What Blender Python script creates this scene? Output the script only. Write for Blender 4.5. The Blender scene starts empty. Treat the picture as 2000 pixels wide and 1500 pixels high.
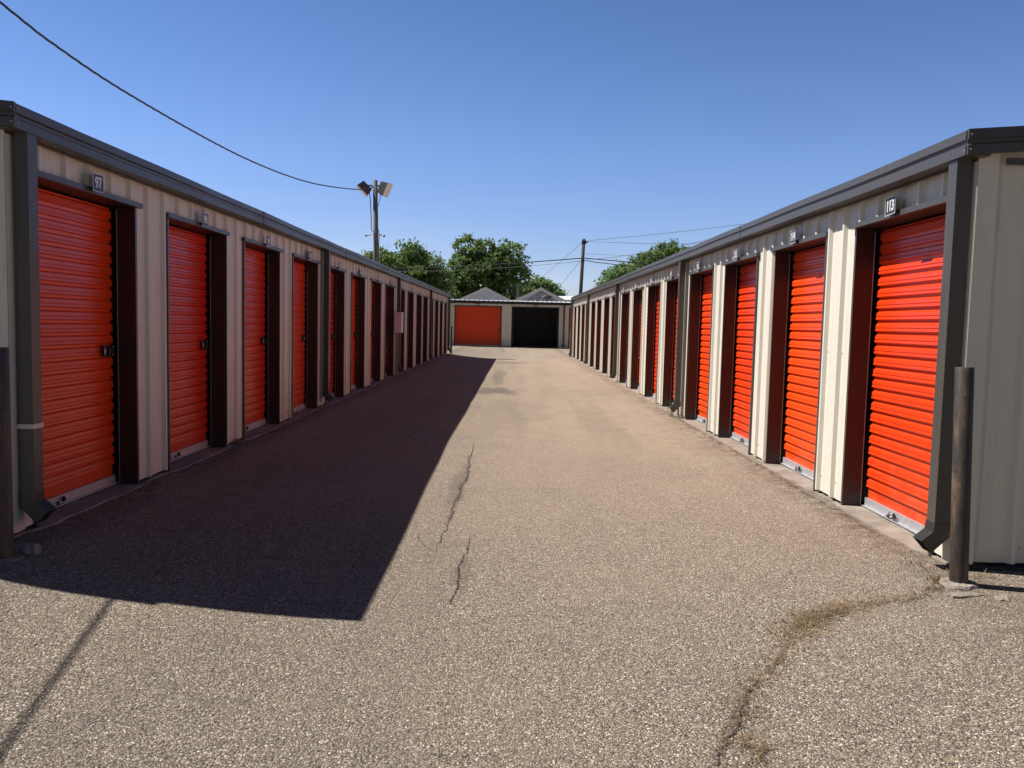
import bpy, math, random
from math import radians, sin, cos, pi
from mathutils import Vector, Matrix

scene = bpy.context.scene
COL = scene.collection

# ------------------------------------------------------------------ camera
cam_d = bpy.data.cameras.new("camera")
cam = bpy.data.objects.new("camera", cam_d)
COL.objects.link(cam)
cam_d.sensor_width = 36.0
cam_d.lens = 28.148
cam_d.clip_start = 0.05
cam_d.clip_end = 5000
cam.matrix_world = (Matrix.Translation((0, 0, 1.42)) @ Matrix.Rotation(0.0007, 4, 'Z')
                    @ Matrix.Rotation(pi / 2 - 0.0738, 4, 'X') @ Matrix.Rotation(0.0237, 4, 'Z'))
scene.camera = cam

# ------------------------------------------------------------------ sky, sun, exposure
LIGHT = Vector((2.10, -0.48, -2.79)).normalized()        # direction the sunlight travels
SUN_EL = math.asin(-LIGHT.z)
SUN_AZ = math.atan2(-LIGHT.x, -LIGHT.y)                  # clockwise from +Y
world = bpy.data.worlds.new("World")
scene.world = world
world.use_nodes = True
wn, wl = world.node_tree.nodes, world.node_tree.links
bg = wn["Background"]
sky = wn.new("ShaderNodeTexSky")
sky.sky_type = 'NISHITA'
sky.sun_disc = False
sky.sun_elevation = SUN_EL
sky.sun_rotation = SUN_AZ
sky.altitude = 300
sky.air_density = 1.0
sky.dust_density = 0.15
sky.ozone_density = 2.0
# clear deep-blue sky: milky near the horizon, much darker towards the zenith
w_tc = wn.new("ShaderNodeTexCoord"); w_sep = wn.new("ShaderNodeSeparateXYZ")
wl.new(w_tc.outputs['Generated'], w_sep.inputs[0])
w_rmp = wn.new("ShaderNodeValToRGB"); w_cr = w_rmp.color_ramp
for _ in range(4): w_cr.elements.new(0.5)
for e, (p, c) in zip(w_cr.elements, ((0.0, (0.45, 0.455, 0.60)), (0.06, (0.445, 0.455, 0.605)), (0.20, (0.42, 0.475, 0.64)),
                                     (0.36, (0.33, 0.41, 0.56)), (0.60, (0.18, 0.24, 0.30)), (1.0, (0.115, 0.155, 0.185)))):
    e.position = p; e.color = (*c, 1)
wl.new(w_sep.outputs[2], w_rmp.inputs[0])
w_mul = wn.new("ShaderNodeMix"); w_mul.data_type = 'RGBA'; w_mul.blend_type = 'MULTIPLY'; w_mul.inputs['Factor'].default_value = 1.0
wl.new(sky.outputs[0], w_mul.inputs['A']); wl.new(w_rmp.outputs[0], w_mul.inputs['B'])
w_mp = wn.new("ShaderNodeMapping"); w_mp.inputs['Scale'].default_value = (2.2, 2.2, 16); wl.new(w_tc.outputs['Generated'], w_mp.inputs['Vector'])
w_ns = wn.new("ShaderNodeTexNoise"); w_ns.inputs['Scale'].default_value = 1.6; w_ns.inputs['Detail'].default_value = 5; wl.new(w_mp.outputs[0], w_ns.inputs['Vector'])
w_c1 = wn.new("ShaderNodeMapRange"); w_c1.interpolation_type = 'SMOOTHSTEP'; w_c1.inputs['From Min'].default_value = 0.45; w_c1.inputs['From Max'].default_value = 0.8; wl.new(w_ns.outputs[0], w_c1.inputs['Value'])
w_c2 = wn.new("ShaderNodeMapRange"); w_c2.interpolation_type = 'SMOOTHSTEP'; w_c2.inputs['From Min'].default_value = 0.20; w_c2.inputs['From Max'].default_value = 0.03; wl.new(w_sep.outputs[2], w_c2.inputs['Value'])
w_c3 = wn.new("ShaderNodeMath"); w_c3.operation = 'MULTIPLY'; wl.new(w_c1.outputs[0], w_c3.inputs[0]); wl.new(w_c2.outputs[0], w_c3.inputs[1])
w_c4 = wn.new("ShaderNodeMath"); w_c4.operation = 'MULTIPLY'; w_c4.inputs[1].default_value = 0.22; wl.new(w_c3.outputs[0], w_c4.inputs[0])
w_cl = wn.new("ShaderNodeMix"); w_cl.data_type = 'RGBA'; wl.new(w_c4.outputs[0], w_cl.inputs['Factor'])
wl.new(w_mul.outputs['Result'], w_cl.inputs['A']); w_cl.inputs['B'].default_value = (4.0, 4.3, 5.2, 1)
w_mul = w_cl
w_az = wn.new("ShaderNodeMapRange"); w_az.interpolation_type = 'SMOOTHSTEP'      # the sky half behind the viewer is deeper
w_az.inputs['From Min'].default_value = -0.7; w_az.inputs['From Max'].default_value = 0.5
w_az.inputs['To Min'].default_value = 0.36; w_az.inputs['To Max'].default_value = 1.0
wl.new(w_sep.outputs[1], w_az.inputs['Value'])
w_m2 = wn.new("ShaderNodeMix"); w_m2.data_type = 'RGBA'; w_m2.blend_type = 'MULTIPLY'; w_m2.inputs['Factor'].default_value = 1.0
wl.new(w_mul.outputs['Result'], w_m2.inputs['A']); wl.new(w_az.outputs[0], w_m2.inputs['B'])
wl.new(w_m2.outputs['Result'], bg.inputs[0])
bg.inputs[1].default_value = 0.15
sun_d = bpy.data.lights.new("sun", 'SUN')
sun_d.energy = 5.0
sun_d.angle = radians(0.5)
sun_d.color = (1.0, 0.955, 0.89)
sun = bpy.data.objects.new("sun", sun_d)
COL.objects.link(sun)
sun.rotation_euler = LIGHT.to_track_quat('-Z', 'Y').to_euler()
scene.view_settings.view_transform = 'Standard'
scene.view_settings.look = 'None'
scene.view_settings.exposure = 0.5
scene.view_settings.gamma = 1.0
scene.cycles.use_denoising = True
scene.cycles.sample_clamp_indirect = 3.0

# ------------------------------------------------------------------ materials
def new_mat(name):
    m = bpy.data.materials.new(name)
    m.use_nodes = True
    nt = m.node_tree
    return m, nt.nodes, nt.links, nt.nodes["Principled BSDF"]

def mix_rgb(n, l, fac, a, b, mode='MIX'):
    x = n.new("ShaderNodeMix"); x.data_type = 'RGBA'; x.blend_type = mode
    for sock, v in ((x.inputs['Factor'], fac), (x.inputs['A'], a), (x.inputs['B'], b)):
        if isinstance(v, bpy.types.NodeSocket): l.new(v, sock)
        elif isinstance(v, (int, float)): sock.default_value = v
        else: sock.default_value = (*v, 1)
    return x.outputs['Result']

def math_n(n, l, op, a, b=None, clamp=False):
    x = n.new("ShaderNodeMath"); x.operation = op; x.use_clamp = clamp
    for i, v in enumerate((a, b)):
        if v is None: continue
        if isinstance(v, bpy.types.NodeSocket): l.new(v, x.inputs[i])
        else: x.inputs[i].default_value = v
    return x.outputs[0]

def noise(n, l, vec, scale, detail=3, rough=0.55, dist=0.0):
    x = n.new("ShaderNodeTexNoise")
    x.inputs['Scale'].default_value = scale; x.inputs['Detail'].default_value = detail
    x.inputs['Roughness'].default_value = rough; x.inputs['Distortion'].default_value = dist
    if vec is not None: l.new(vec, x.inputs['Vector'])
    return x.outputs[0]

def ramp(n, l, fac, stops, interp='LINEAR'):
    x = n.new("ShaderNodeValToRGB"); cr = x.color_ramp; cr.interpolation = interp
    while len(cr.elements) < len(stops): cr.elements.new(0.5)
    for e, (p, c) in zip(cr.elements, stops):
        e.position = p; e.color = (*c, 1) if len(c) == 3 else c
    l.new(fac, x.inputs[0])
    return x.outputs[0]

def smooth(n, l, v, lo, hi):
    x = n.new("ShaderNodeMapRange"); x.interpolation_type = 'SMOOTHSTEP'
    x.inputs['From Min'].default_value = lo; x.inputs['From Max'].default_value = hi
    l.new(v, x.inputs['Value'])
    return x.outputs[0]

def coords(n, kind='Object'):
    return n.new("ShaderNodeTexCoord").outputs[kind]

def stretch(n, l, vec, s):
    x = n.new("ShaderNodeMapping"); x.inputs['Scale'].default_value = s
    l.new(vec, x.inputs['Vector'])
    return x.outputs[0]

def paint(name, base, rough=0.35, dirt=(0.1, 0.08, 0.06), dirt_amt=0.25, wave=0.15, metallic=0.0, streak=True):
    """painted or plain sheet metal: faint blotches, run-down streaks, uneven gloss, slight waviness"""
    m, n, l, b = new_mat(name)
    v = coords(n)
    blot = noise(n, l, v, 2.2, 5, 0.6)
    fine = noise(n, l, stretch(n, l, v, (34, 34, 1.6)) if streak else v, 1.0 if streak else 30, 4, 0.6)
    f = math_n(n, l, 'MULTIPLY', smooth(n, l, blot, 0.42, 0.8), smooth(n, l, fine, 0.4, 0.75))
    f = math_n(n, l, 'MULTIPLY', f, dirt_amt * 2.2, True)
    c = mix_rgb(n, l, f, base, dirt)
    tone = mix_rgb(n, l, smooth(n, l, blot, 0.2, 0.85), tuple(x * 0.93 for x in base), tuple(min(1, x * 1.05) for x in base))
    c = mix_rgb(n, l, 0.5, c, mix_rgb(n, l, f, tone, dirt))
    l.new(c, b.inputs['Base Color'])
    r = math_n(n, l, 'ADD', math_n(n, l, 'MULTIPLY', blot, 0.25), rough - 0.1)
    l.new(r, b.inputs['Roughness'])
    b.inputs['Metallic'].default_value = metallic
    if wave > 0:
        bp = n.new("ShaderNodeBump"); bp.inputs['Strength'].default_value = wave; bp.inputs['Distance'].default_value = 0.02
        l.new(noise(n, l, stretch(n, l, v, (3, 3, 1.2)), 1.3, 2, 0.4), bp.inputs['Height'])
        l.new(bp.outputs[0], b.inputs['Normal'])
    return m

def flat(name, base, rough=0.6, metallic=0.0, var=0.15, scale=12):
    m, n, l, b = new_mat(name)
    v = coords(n)
    c = mix_rgb(n, l, smooth(n, l, noise(n, l, v, scale, 4), 0.3, 0.7),
                tuple(x * (1 - var) for x in base), tuple(min(1, x * (1 + var)) for x in base))
    l.new(c, b.inputs['Base Color'])
    b.inputs['Roughness'].default_value = rough
    b.inputs['Metallic'].default_value = metallic
    return m

M = {}
M['wall'] = paint('cream_wall_panel', (0.69, 0.655, 0.56), 0.45, (0.34, 0.28, 0.2), 0.32, 0.22)
M['trim'] = paint('bronze_trim', (0.070, 0.062, 0.055), 0.36, (0.12, 0.105, 0.085), 0.3, 0.06)
M['jamb'] = paint('dark_bronze_jamb', (0.034, 0.018, 0.015), 0.42, (0.08, 0.055, 0.045), 0.25, 0.05)
M['door'] = paint('orange_door', (0.74, 0.050, 0.005), 0.30, (0.42, 0.03, 0.006), 0.12, 0.02, 0.0, False)
M['zinc'] = paint('galvanised_steel', (0.52, 0.52, 0.54), 0.5, (0.24, 0.2, 0.16), 0.4, 0.05, 0.55, False)
M['dark_metal'] = flat('dark_lock_steel', (0.05, 0.048, 0.045), 0.4, 0.7)
def vary_doors(m):
    n, l = m.node_tree.nodes, m.node_tree.links; b = n['Principled BSDF']
    src = b.inputs['Base Color'].links[0].from_socket
    oi = n.new('ShaderNodeObjectInfo'); v = coords(n)
    hsv = n.new('ShaderNodeHueSaturation'); l.new(src, hsv.inputs['Color'])
    l.new(math_n(n, l, 'ADD', math_n(n, l, 'MULTIPLY', oi.outputs['Random'], 0.22), 0.86), hsv.inputs['Value'])
    l.new(math_n(n, l, 'ADD', math_n(n, l, 'MULTIPLY', oi.outputs['Random'], 0.007), 0.4965), hsv.inputs['Hue'])
    sp = n.new('ShaderNodeSeparateXYZ'); l.new(v, sp.inputs[0])
    off = n.new('ShaderNodeVectorMath'); off.operation = 'ADD'; l.new(v, off.inputs[0])
    sc_ = n.new('ShaderNodeVectorMath'); sc_.operation = 'SCALE'; sc_.inputs[0].default_value = (37, 11, 23); l.new(oi.outputs['Random'], sc_.inputs['Scale']); l.new(sc_.outputs[0], off.inputs[1])
    d = math_n(n, l, 'MULTIPLY', math_n(n, l, 'SUBTRACT', 1.0, smooth(n, l, sp.outputs[2], 0.1, 0.75)), smooth(n, l, noise(n, l, off.outputs[0], 7, 5, 0.65), 0.4, 0.75))
    c = mix_rgb(n, l, math_n(n, l, 'MULTIPLY', d, 0.3), hsv.outputs[0], (0.36, 0.16, 0.09))
    sc2 = smooth(n, l, noise(n, l, stretch(n, l, off.outputs[0], (2.2, 2.2, 26)), 1.5, 5, 0.7), 0.62, 0.72)
    c = mix_rgb(n, l, math_n(n, l, 'MULTIPLY', sc2, 0.08), c, (0.55, 0.16, 0.08))
    l.new(c, b.inputs['Base Color'])
vary_doors(M['door'])
M['concrete'] = None
M['roof'] = paint('pale_roof_sheet', (0.62, 0.62, 0.60), 0.4, (0.4, 0.38, 0.34), 0.3, 0.05, 0.3)
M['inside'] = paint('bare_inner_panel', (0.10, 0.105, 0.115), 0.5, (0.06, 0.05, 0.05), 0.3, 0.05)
M['plate'] = flat('dark_number_plate', (0.022, 0.026, 0.04), 0.4)
M['white'] = flat('white_paint', (0.8, 0.8, 0.78), 0.5, 0, 0.05)
M['lens'] = flat('frosted_lamp_glass', (0.62, 0.60, 0.52), 0.3, 0, 0.06)
M['lamp'] = flat('weathered_lamp_housing', (0.075, 0.07, 0.07), 0.45, 0.2)
M['cable'] = flat('black_cable', (0.02, 0.02, 0.022), 0.55)
M['grey_cable'] = flat('grey_conduit', (0.16, 0.16, 0.165), 0.5)
M['box'] = paint('pale_box_paint', (0.76, 0.75, 0.80), 0.4, (0.4, 0.35, 0.33), 0.2, 0.03)
M['siding'] = paint('pale_siding', (0.66, 0.72, 0.86), 0.6, (0.3, 0.3, 0.32), 0.3, 0.02)
M['house_trim'] = flat('house_trim', (0.78, 0.79, 0.80), 0.5, 0, 0.06)
M['shingle'] = flat('grey_shingle', (0.50, 0.51, 0.53), 0.8, 0, 0.25, 30)
M['glass_slat'] = flat('blue_grey_louvre', (0.20, 0.23, 0.30), 0.25, 0, 0.2)
M['dish'] = flat('grey_dish', (0.06, 0.06, 0.062), 0.5, 0.1)
M['flue'] = flat('dull_flue_metal', (0.07, 0.08, 0.085), 0.5, 0.3)

def mk_concrete():
    m, n, l, b = new_mat('worn_concrete')
    v = coords(n)
    a = noise(n, l, v, 3.5, 6, 0.65); f = noise(n, l, v, 90, 3, 0.6)
    c = ramp(n, l, a, [(0.3, (0.17, 0.145, 0.115)), (0.55, (0.30, 0.262, 0.215)), (0.75, (0.40, 0.355, 0.30))])
    c = mix_rgb(n, l, math_n(n, l, 'MULTIPLY', smooth(n, l, f, 0.55, 0.72), 0.5), c, (0.2, 0.175, 0.15))
    l.new(c, b.inputs['Base Color']); b.inputs['Roughness'].default_value = 0.9
    bp = n.new("ShaderNodeBump"); bp.inputs['Strength'].default_value = 0.5; bp.inputs['Distance'].default_value = 0.006
    l.new(f, bp.inputs['Height']); l.new(bp.outputs[0], b.inputs['Normal'])
    return m
M['concrete'] = mk_concrete()

def mk_bollard():
    m, n, l, b = new_mat('rust_black_steel')
    v = coords(n)
    a = noise(n, l, stretch(n, l, v, (9, 9, 2.2)), 1.6, 6, 0.65)
    f = noise(n, l, v, 60, 4, 0.6)
    c = ramp(n, l, a, [(0.36, (0.022, 0.02, 0.019)), (0.52, (0.05, 0.036, 0.026)), (0.66, (0.14, 0.085, 0.05)), (0.8, (0.05, 0.03, 0.02))])
    c = mix_rgb(n, l, math_n(n, l, 'MULTIPLY', smooth(n, l, f, 0.58, 0.7), 0.45), c, (0.17, 0.12, 0.085))
    l.new(c, b.inputs['Base Color'])
    l.new(math_n(n, l, 'ADD', math_n(n, l, 'MULTIPLY', a, 0.5), 0.3), b.inputs['Roughness'])
    bp = n.new("ShaderNodeBump"); bp.inputs['Strength'].default_value = 0.35; bp.inputs['Distance'].default_value = 0.004
    l.new(f, bp.inputs['Height']); l.new(bp.outputs[0], b.inputs['Normal'])
    return m
M['bollard'] = mk_bollard()

def mk_wood():
    m, n, l, b = new_mat('weathered_pole_wood')
    v = coords(n)
    a = noise(n, l, stretch(n, l, v, (26, 26, 1.1)), 1.2, 5, 0.7)
    c = ramp(n, l, a, [(0.3, (0.05, 0.046, 0.043)), (0.5, (0.135, 0.125, 0.118)), (0.7, (0.23, 0.215, 0.205))])
    l.new(c, b.inputs['Base Color']); b.inputs['Roughness'].default_value = 0.85
    bp = n.new("ShaderNodeBump"); bp.inputs['Strength'].default_value = 0.6; bp.inputs['Distance'].default_value = 0.01
    l.new(a, bp.inputs['Height']); l.new(bp.outputs[0], b.inputs['Normal'])
    return m
M['wood'] = mk_wood()
M['dark_wood'] = flat('creosoted_pole_wood', (0.035, 0.028, 0.026), 0.8, 0, 0.3, 8)

def mk_asphalt():
    """chip-sealed asphalt: pebbles of mixed colour set in dark binder, sandy and worn areas"""
    m, n, l, b = new_mat('chip_seal_asphalt')
    v = coords(n)
    warp = n.new("ShaderNodeVectorMath"); warp.operation = 'MULTIPLY_ADD'
    nz = n.new("ShaderNodeTexNoise"); nz.inputs['Scale'].default_value = 60; nz.inputs['Detail'].default_value = 1
    l.new(v, nz.inputs['Vector']); l.new(nz.outputs['Color'], warp.inputs[0])
    warp.inputs[1].default_value = (0.006, 0.006, 0.0); l.new(v, warp.inputs[2])
    flatv = stretch(n, l, warp.outputs[0], (1, 1, 0))
    def vor(scale):
        x = n.new("ShaderNodeTexVoronoi"); x.inputs['Scale'].default_value = scale; x.inputs['Randomness'].default_value = 1
        l.new(flatv, x.inputs['Vector']); return x
    v1, v2 = vor(104), vor(182)
    def cell(x):
        s = n.new("ShaderNodeSeparateColor"); l.new(x.outputs['Color'], s.inputs[0]); return s
    s1, s2 = cell(v1), cell(v2)
    stones = [(0.0, (0.05, 0.045, 0.045)), (0.12, (0.145, 0.115, 0.096)), (0.30, (0.245, 0.192, 0.143)),
              (0.55, (0.325, 0.262, 0.193)), (0.74, (0.41, 0.325, 0.225)), (0.88, (0.51, 0.425, 0.325)), (0.96, (0.70, 0.64, 0.55))]
    c1 = ramp(n, l, s1.outputs[0], stones); c2 = ramp(n, l, s2.outputs[0], stones)
    use2 = smooth(n, l, s1.outputs[1], 0.58, 0.6)
    col = mix_rgb(n, l, use2, c1, c2)
    gap1 = smooth(n, l, v1.outputs['Distance'], 0.42, 0.72); gap2 = smooth(n, l, v2.outputs['Distance'], 0.40, 0.72)
    gap = math_n(n, l, 'ADD', math_n(n, l, 'MULTIPLY', gap1, math_n(n, l, 'SUBTRACT', 1.0, use2)), math_n(n, l, 'MULTIPLY', gap2, use2))
    big = noise(n, l, v, 0.55, 5, 0.6); mid = noise(n, l, v, 2.3, 4, 0.6); sml = noise(n, l, v, 9, 4, 0.65)
    col = mix_rgb(n, l, math_n(n, l, 'MULTIPLY', gap, 0.78), col, (0.06, 0.05, 0.045))
    # binder showing where stones are lost, sand lying in the low places
    sep = n.new("ShaderNodeSeparateXYZ"); l.new(v, sep.inputs[0])
    yf = smooth(n, l, sep.outputs[1], 1.5, 12.0)
    xf = smooth(n, l, sep.outputs[0], -1.6, 0.6)
    sand_f = math_n(n, l, 'MULTIPLY', math_n(n, l, 'MULTIPLY', yf, math_n(n, l, 'ADD', math_n(n, l, 'MULTIPLY', xf, 0.6), 0.4)),
                    math_n(n, l, 'ADD', math_n(n, l, 'MULTIPLY', smooth(n, l, mid, 0.25, 0.7), 0.5), 0.5))
    col = mix_rgb(n, l, math_n(n, l, 'MULTIPLY', sand_f, 0.56), col, (0.53, 0.405, 0.285))
    sand2 = math_n(n, l, 'MULTIPLY', smooth(n, l, big, 0.45, 0.7), smooth(n, l, sml, 0.35, 0.7))
    col = mix_rgb(n, l, math_n(n, l, 'MULTIPLY', sand2, 0.45), col, (0.38, 0.29, 0.20))
    dark_f = math_n(n, l, 'MULTIPLY', smooth(n, l, mid, 0.5, 0.72), smooth(n, l, sml, 0.4, 0.65))
    col = mix_rgb(n, l, math_n(n, l, 'MULTIPLY', dark_f, 0.4), col, (0.10, 0.085, 0.078))
    # broad worn and greyer areas, two faint wheel tracks
    trk = math_n(n, l, 'MULTIPLY', smooth(n, l, noise(n, l, stretch(n, l, v, (1.5, 0.12, 1)), 1.0, 3), 0.48, 0.66), 0.22)
    col = mix_rgb(n, l, trk, col, (0.155, 0.128, 0.108))
    wide = noise(n, l, v, 0.16, 4, 0.6)
    col = mix_rgb(n, l, math_n(n, l, 'MULTIPLY', smooth(n, l, wide, 0.5, 0.72), 0.35), col, (0.20, 0.172, 0.15))
    # oil and drain stains in the low middle of the lane
    dist_n = noise(n, l, stretch(n, l, v, (1, 0.35, 1)), 2.6, 4, 0.6)
    for (x, y, rx, ry, k) in ((-0.35, 18.8, 0.62, 1.25, 0.62), (-0.42, 24.0, 0.24, 4.6, 0.42), (-0.05, 33.0, 0.9, 1.1, 0.35),
                              (-0.1, 14.5, 0.9, 3.0, 0.14), (-0.52, 8.0, 0.10, 1.6, 0.4), (-0.3, 5.2, 0.07, 0.55, 0.35)):
        dx = math_n(n, l, 'DIVIDE', math_n(n, l, 'SUBTRACT', sep.outputs[0], x), rx)
        dy = math_n(n, l, 'DIVIDE', math_n(n, l, 'SUBTRACT', sep.outputs[1], y), ry)
        d = math_n(n, l, 'SQRT', math_n(n, l, 'ADD', math_n(n, l, 'MULTIPLY', dx, dx), math_n(n, l, 'MULTIPLY', dy, dy)))
        d = math_n(n, l, 'ADD', d, math_n(n, l, 'MULTIPLY', math_n(n, l, 'SUBTRACT', dist_n, 0.5), 1.6))
        f = math_n(n, l, 'MULTIPLY', math_n(n, l, 'SUBTRACT', 1.0, smooth(n, l, d, 0.35, 1.1)), k)
        col = mix_rgb(n, l, f, col, (0.085, 0.072, 0.065))
    # dirt collected along the foot of the two long buildings
    for (x, w) in ((2.62, 0.30), (-2.98, 0.28)):
        e = math_n(n, l, 'ABSOLUTE', math_n(n, l, 'SUBTRACT', sep.outputs[0], x))
        f = math_n(n, l, 'MULTIPLY', math_n(n, l, 'SUBTRACT', 1.0, smooth(n, l, e, 0.05, w)), smooth(n, l, sml, 0.35, 0.62))
        col = mix_rgb(n, l, math_n(n, l, 'MULTIPLY', f, 0.55), col, (0.10, 0.078, 0.062))
    l.new(col, b.inputs['Base Color'])
    b.inputs['Roughness'].default_value = 0.85
    b.inputs['Specular IOR Level'].default_value = 0.3
    h = math_n(n, l, 'SUBTRACT', 1.0, math_n(n, l, 'ADD', math_n(n, l, 'MULTIPLY', v1.outputs['Distance'], 0.8), math_n(n, l, 'MULTIPLY', v2.outputs['Distance'], 0.5)))
    h = math_n(n, l, 'ADD', h, math_n(n, l, 'MULTIPLY', s1.outputs[2], 0.5))
    bp = n.new("ShaderNodeBump"); bp.inputs['Strength'].default_value = 0.95; bp.inputs['Distance'].default_value = 0.009
    l.new(h, bp.inputs['Height']); l.new(bp.outputs[0], b.inputs['Normal'])
    return m
M['asphalt'] = mk_asphalt()

def mk_crack():
    m, n, l, b = new_mat('open_crack_soil')
    v = coords(n)
    a = noise(n, l, v, 45, 4, 0.7)
    c = ramp(n, l, a, [(0.3, (0.012, 0.01, 0.009)), (0.6, (0.05, 0.04, 0.032)), (0.8, (0.12, 0.095, 0.07))])
    l.new(c, b.inputs['Base Color']); b.inputs['Roughness'].default_value = 0.95
    al = smooth(n, l, noise(n, l, v, 30, 5, 0.75), 0.44, 0.52)
    l.new(al, b.inputs['Alpha'])
    return m
M['crack'] = mk_crack()
def mk_soil():
    m, n, l, b = new_mat('loose_soil_crumbs')
    v = coords(n)
    a = noise(n, l, v, 60, 4, 0.7)
    l.new(ramp(n, l, a, [(0.3, (0.045, 0.034, 0.025)), (0.55, (0.13, 0.095, 0.065)), (0.8, (0.24, 0.18, 0.125))]), b.inputs['Base Color']); b.inputs['Roughness'].default_value = 0.95
    l.new(math_n(n, l, 'MULTIPLY', smooth(n, l, noise(n, l, v, 75, 4, 0.7), 0.46, 0.56), smooth(n, l, noise(n, l, v, 9, 3, 0.6), 0.38, 0.58)), b.inputs['Alpha'])
    return m
M['soil'] = mk_soil()
M['dust'] = flat('dirt_ground', (0.24, 0.19, 0.13), 0.95, 0, 0.3, 0.3)

def mk_leaf(name, dark, light):
    m, n, l, b = new_mat(name)
    g = n.new("ShaderNodeNewGeometry")
    c = mix_rgb(n, l, g.outputs['Random Per Island'], dark, light)
    c = mix_rgb(n, l, math_n(n, l, 'MULTIPLY', smooth(n, l, noise(n, l, coords(n), 0.9, 3), 0.45, 0.75), 0.5), c, tuple(x * 1.5 for x in light))
    l.new(c, b.inputs['Base Color']); b.inputs['Roughness'].default_value = 0.55
    t = n.new("ShaderNodeBsdfTranslucent"); l.new(c, t.inputs[0])
    ms = n.new("ShaderNodeMixShader"); ms.inputs[0].default_value = 0.55
    l.new(b.outputs[0], ms.inputs[1]); l.new(t.outputs[0], ms.inputs[2])
    l.new(ms.outputs[0], n["Material Output"].inputs[0])
    return m
M['leaf'] = mk_leaf('tree_leaves', (0.08, 0.142, 0.034), (0.185, 0.27, 0.08))
M['leaf_light'] = mk_leaf('pale_tree_leaves', (0.11, 0.18, 0.06), (0.23, 0.33, 0.125))
M['weed'] = mk_leaf('weed_leaves', (0.06, 0.10, 0.03), (0.13, 0.17, 0.06))
M['straw'] = mk_leaf('dry_straw', (0.12, 0.075, 0.04), (0.50, 0.37, 0.215))
M['bark'] = flat('bark', (0.085, 0.07, 0.055), 0.9, 0, 0.35, 10)

# ------------------------------------------------------------------ mesh helpers
class MB:
    """collects faces; build() links them as one mesh object"""
    def __init__(self): self.v, self.f, self.m = [], [], []
    def add(self, vs, fs, mi=0):
        o = len(self.v); self.v += [tuple(p) for p in vs]
        for f in fs: self.f.append(tuple(i + o for i in f)); self.m.append(mi)
    def box(self, x0, x1, y0, y1, z0, z1, mi=0):
        self.add([(x0, y0, z0), (x1, y0, z0), (x1, y1, z0), (x0, y1, z0), (x0, y0, z1), (x1, y0, z1), (x1, y1, z1), (x0, y1, z1)],
                 [(3, 2, 1, 0), (4, 5, 6, 7), (0, 1, 5, 4), (1, 2, 6, 5), (2, 3, 7, 6), (3, 0, 4, 7)], mi)
    def loft(self, rings, mi=0, cap=True, closed=True):
        n = len(rings[0]); vs = [p for r in rings for p in r]; fs = []
        for i in range(len(rings) - 1):
            for j in range(n if closed else n - 1):
                k = (j + 1) % n
                fs.append((i * n + j, i * n + k, (i + 1) * n + k, (i + 1) * n + j))
        if cap and closed:
            fs.append(tuple(range(n))[::-1]); fs.append(tuple((len(rings) - 1) * n + j for j in range(n)))
        self.add(vs, fs, mi)
    def tube(self, pts, r, n=8, mi=0, cap=True):
        pts = [Vector(p) for p in pts]
        rs = r if isinstance(r, (list, tuple)) else [r] * len(pts)
        rings = []; up = Vector((0, 0, 1))
        for i, p in enumerate(pts):
            d = (pts[min(i + 1, len(pts) - 1)] - pts[max(i - 1, 0)]).normalized()
            a = d.cross(up)
            if a.length < 0.05: a = d.cross(Vector((1, 0, 0)))
            a.normalize(); c = a.cross(d)
            rings.append([p + (a * cos(2 * pi * k / n) + c * sin(2 * pi * k / n)) * rs[i] for k in range(n)])
        self.loft(rings, mi, cap)
    def disc(self, c, r, normal, t=0.004, n=6, mi=0):
        c = Vector(c); nn = Vector(normal).normalized()
        self.tube([c, c + nn * t], r, n, mi)
    def build(self, name, mats, parent=None, smooth_=False, bevel=0.0):
        me = bpy.data.meshes.new(name)
        me.from_pydata(self.v, [], self.f)
        for m in (mats if isinstance(mats, (list, tuple)) else [mats]): me.materials.append(m)
        if len(me.materials) > 1: me.polygons.foreach_set('material_index', self.m)
        if smooth_: me.polygons.foreach_set('use_smooth', [True] * len(me.polygons))
        me.update()
        o = bpy.data.objects.new(name, me); COL.objects.link(o)
        if parent: o.parent = parent
        if bevel:
            b = o.modifiers.new('bevel', 'BEVEL'); b.width = bevel; b.segments = 2; b.limit_method = 'ANGLE'
        return o

def tag(o, label=None, cat=None, group=None, kind=None):
    if label: o['label'] = label
    if cat: o['category'] = cat
    if group: o['group'] = group
    if kind: o['kind'] = kind
    return o

def empty(name, loc, rz=0.0):
    o = bpy.data.objects.new(name, None); COL.objects.link(o)
    o.location = loc; o.rotation_euler = (0, 0, rz); o.empty_display_size = 0.3
    return o

def dup(o, parent=None):
    c = o.copy(); COL.objects.link(c)
    if parent: c.parent = parent
    for ch in list(o.children): dup(ch, c)
    return c

def sm(t): t = max(0.0, min(1.0, t)); return t * t * (3 - 2 * t)

def zg(x, y):
    """height of the yard: a shallow drainage valley runs down the middle of the lane"""
    u = (x + 2.95) / 2.6 if x < -0.35 else (2.6 - x) / 2.95
    u = max(0.0, min(1.0, u))
    z = -0.012 - (0.14 + 0.07 * (1 - sm((y - 4) / 7))) * sin(pi / 2 * u) * (1 - sm((y - 40) / 9))
    return z + 0.004 + 0.032 * sm((-x - 2.35) / 0.7) * sm((y - 3.2) / 1.5) + 0.006 * sin(x * 2.1 + y * 0.9) * sin(y * 0.55 - x) * (1 if u > 0.03 else 0)

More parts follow.
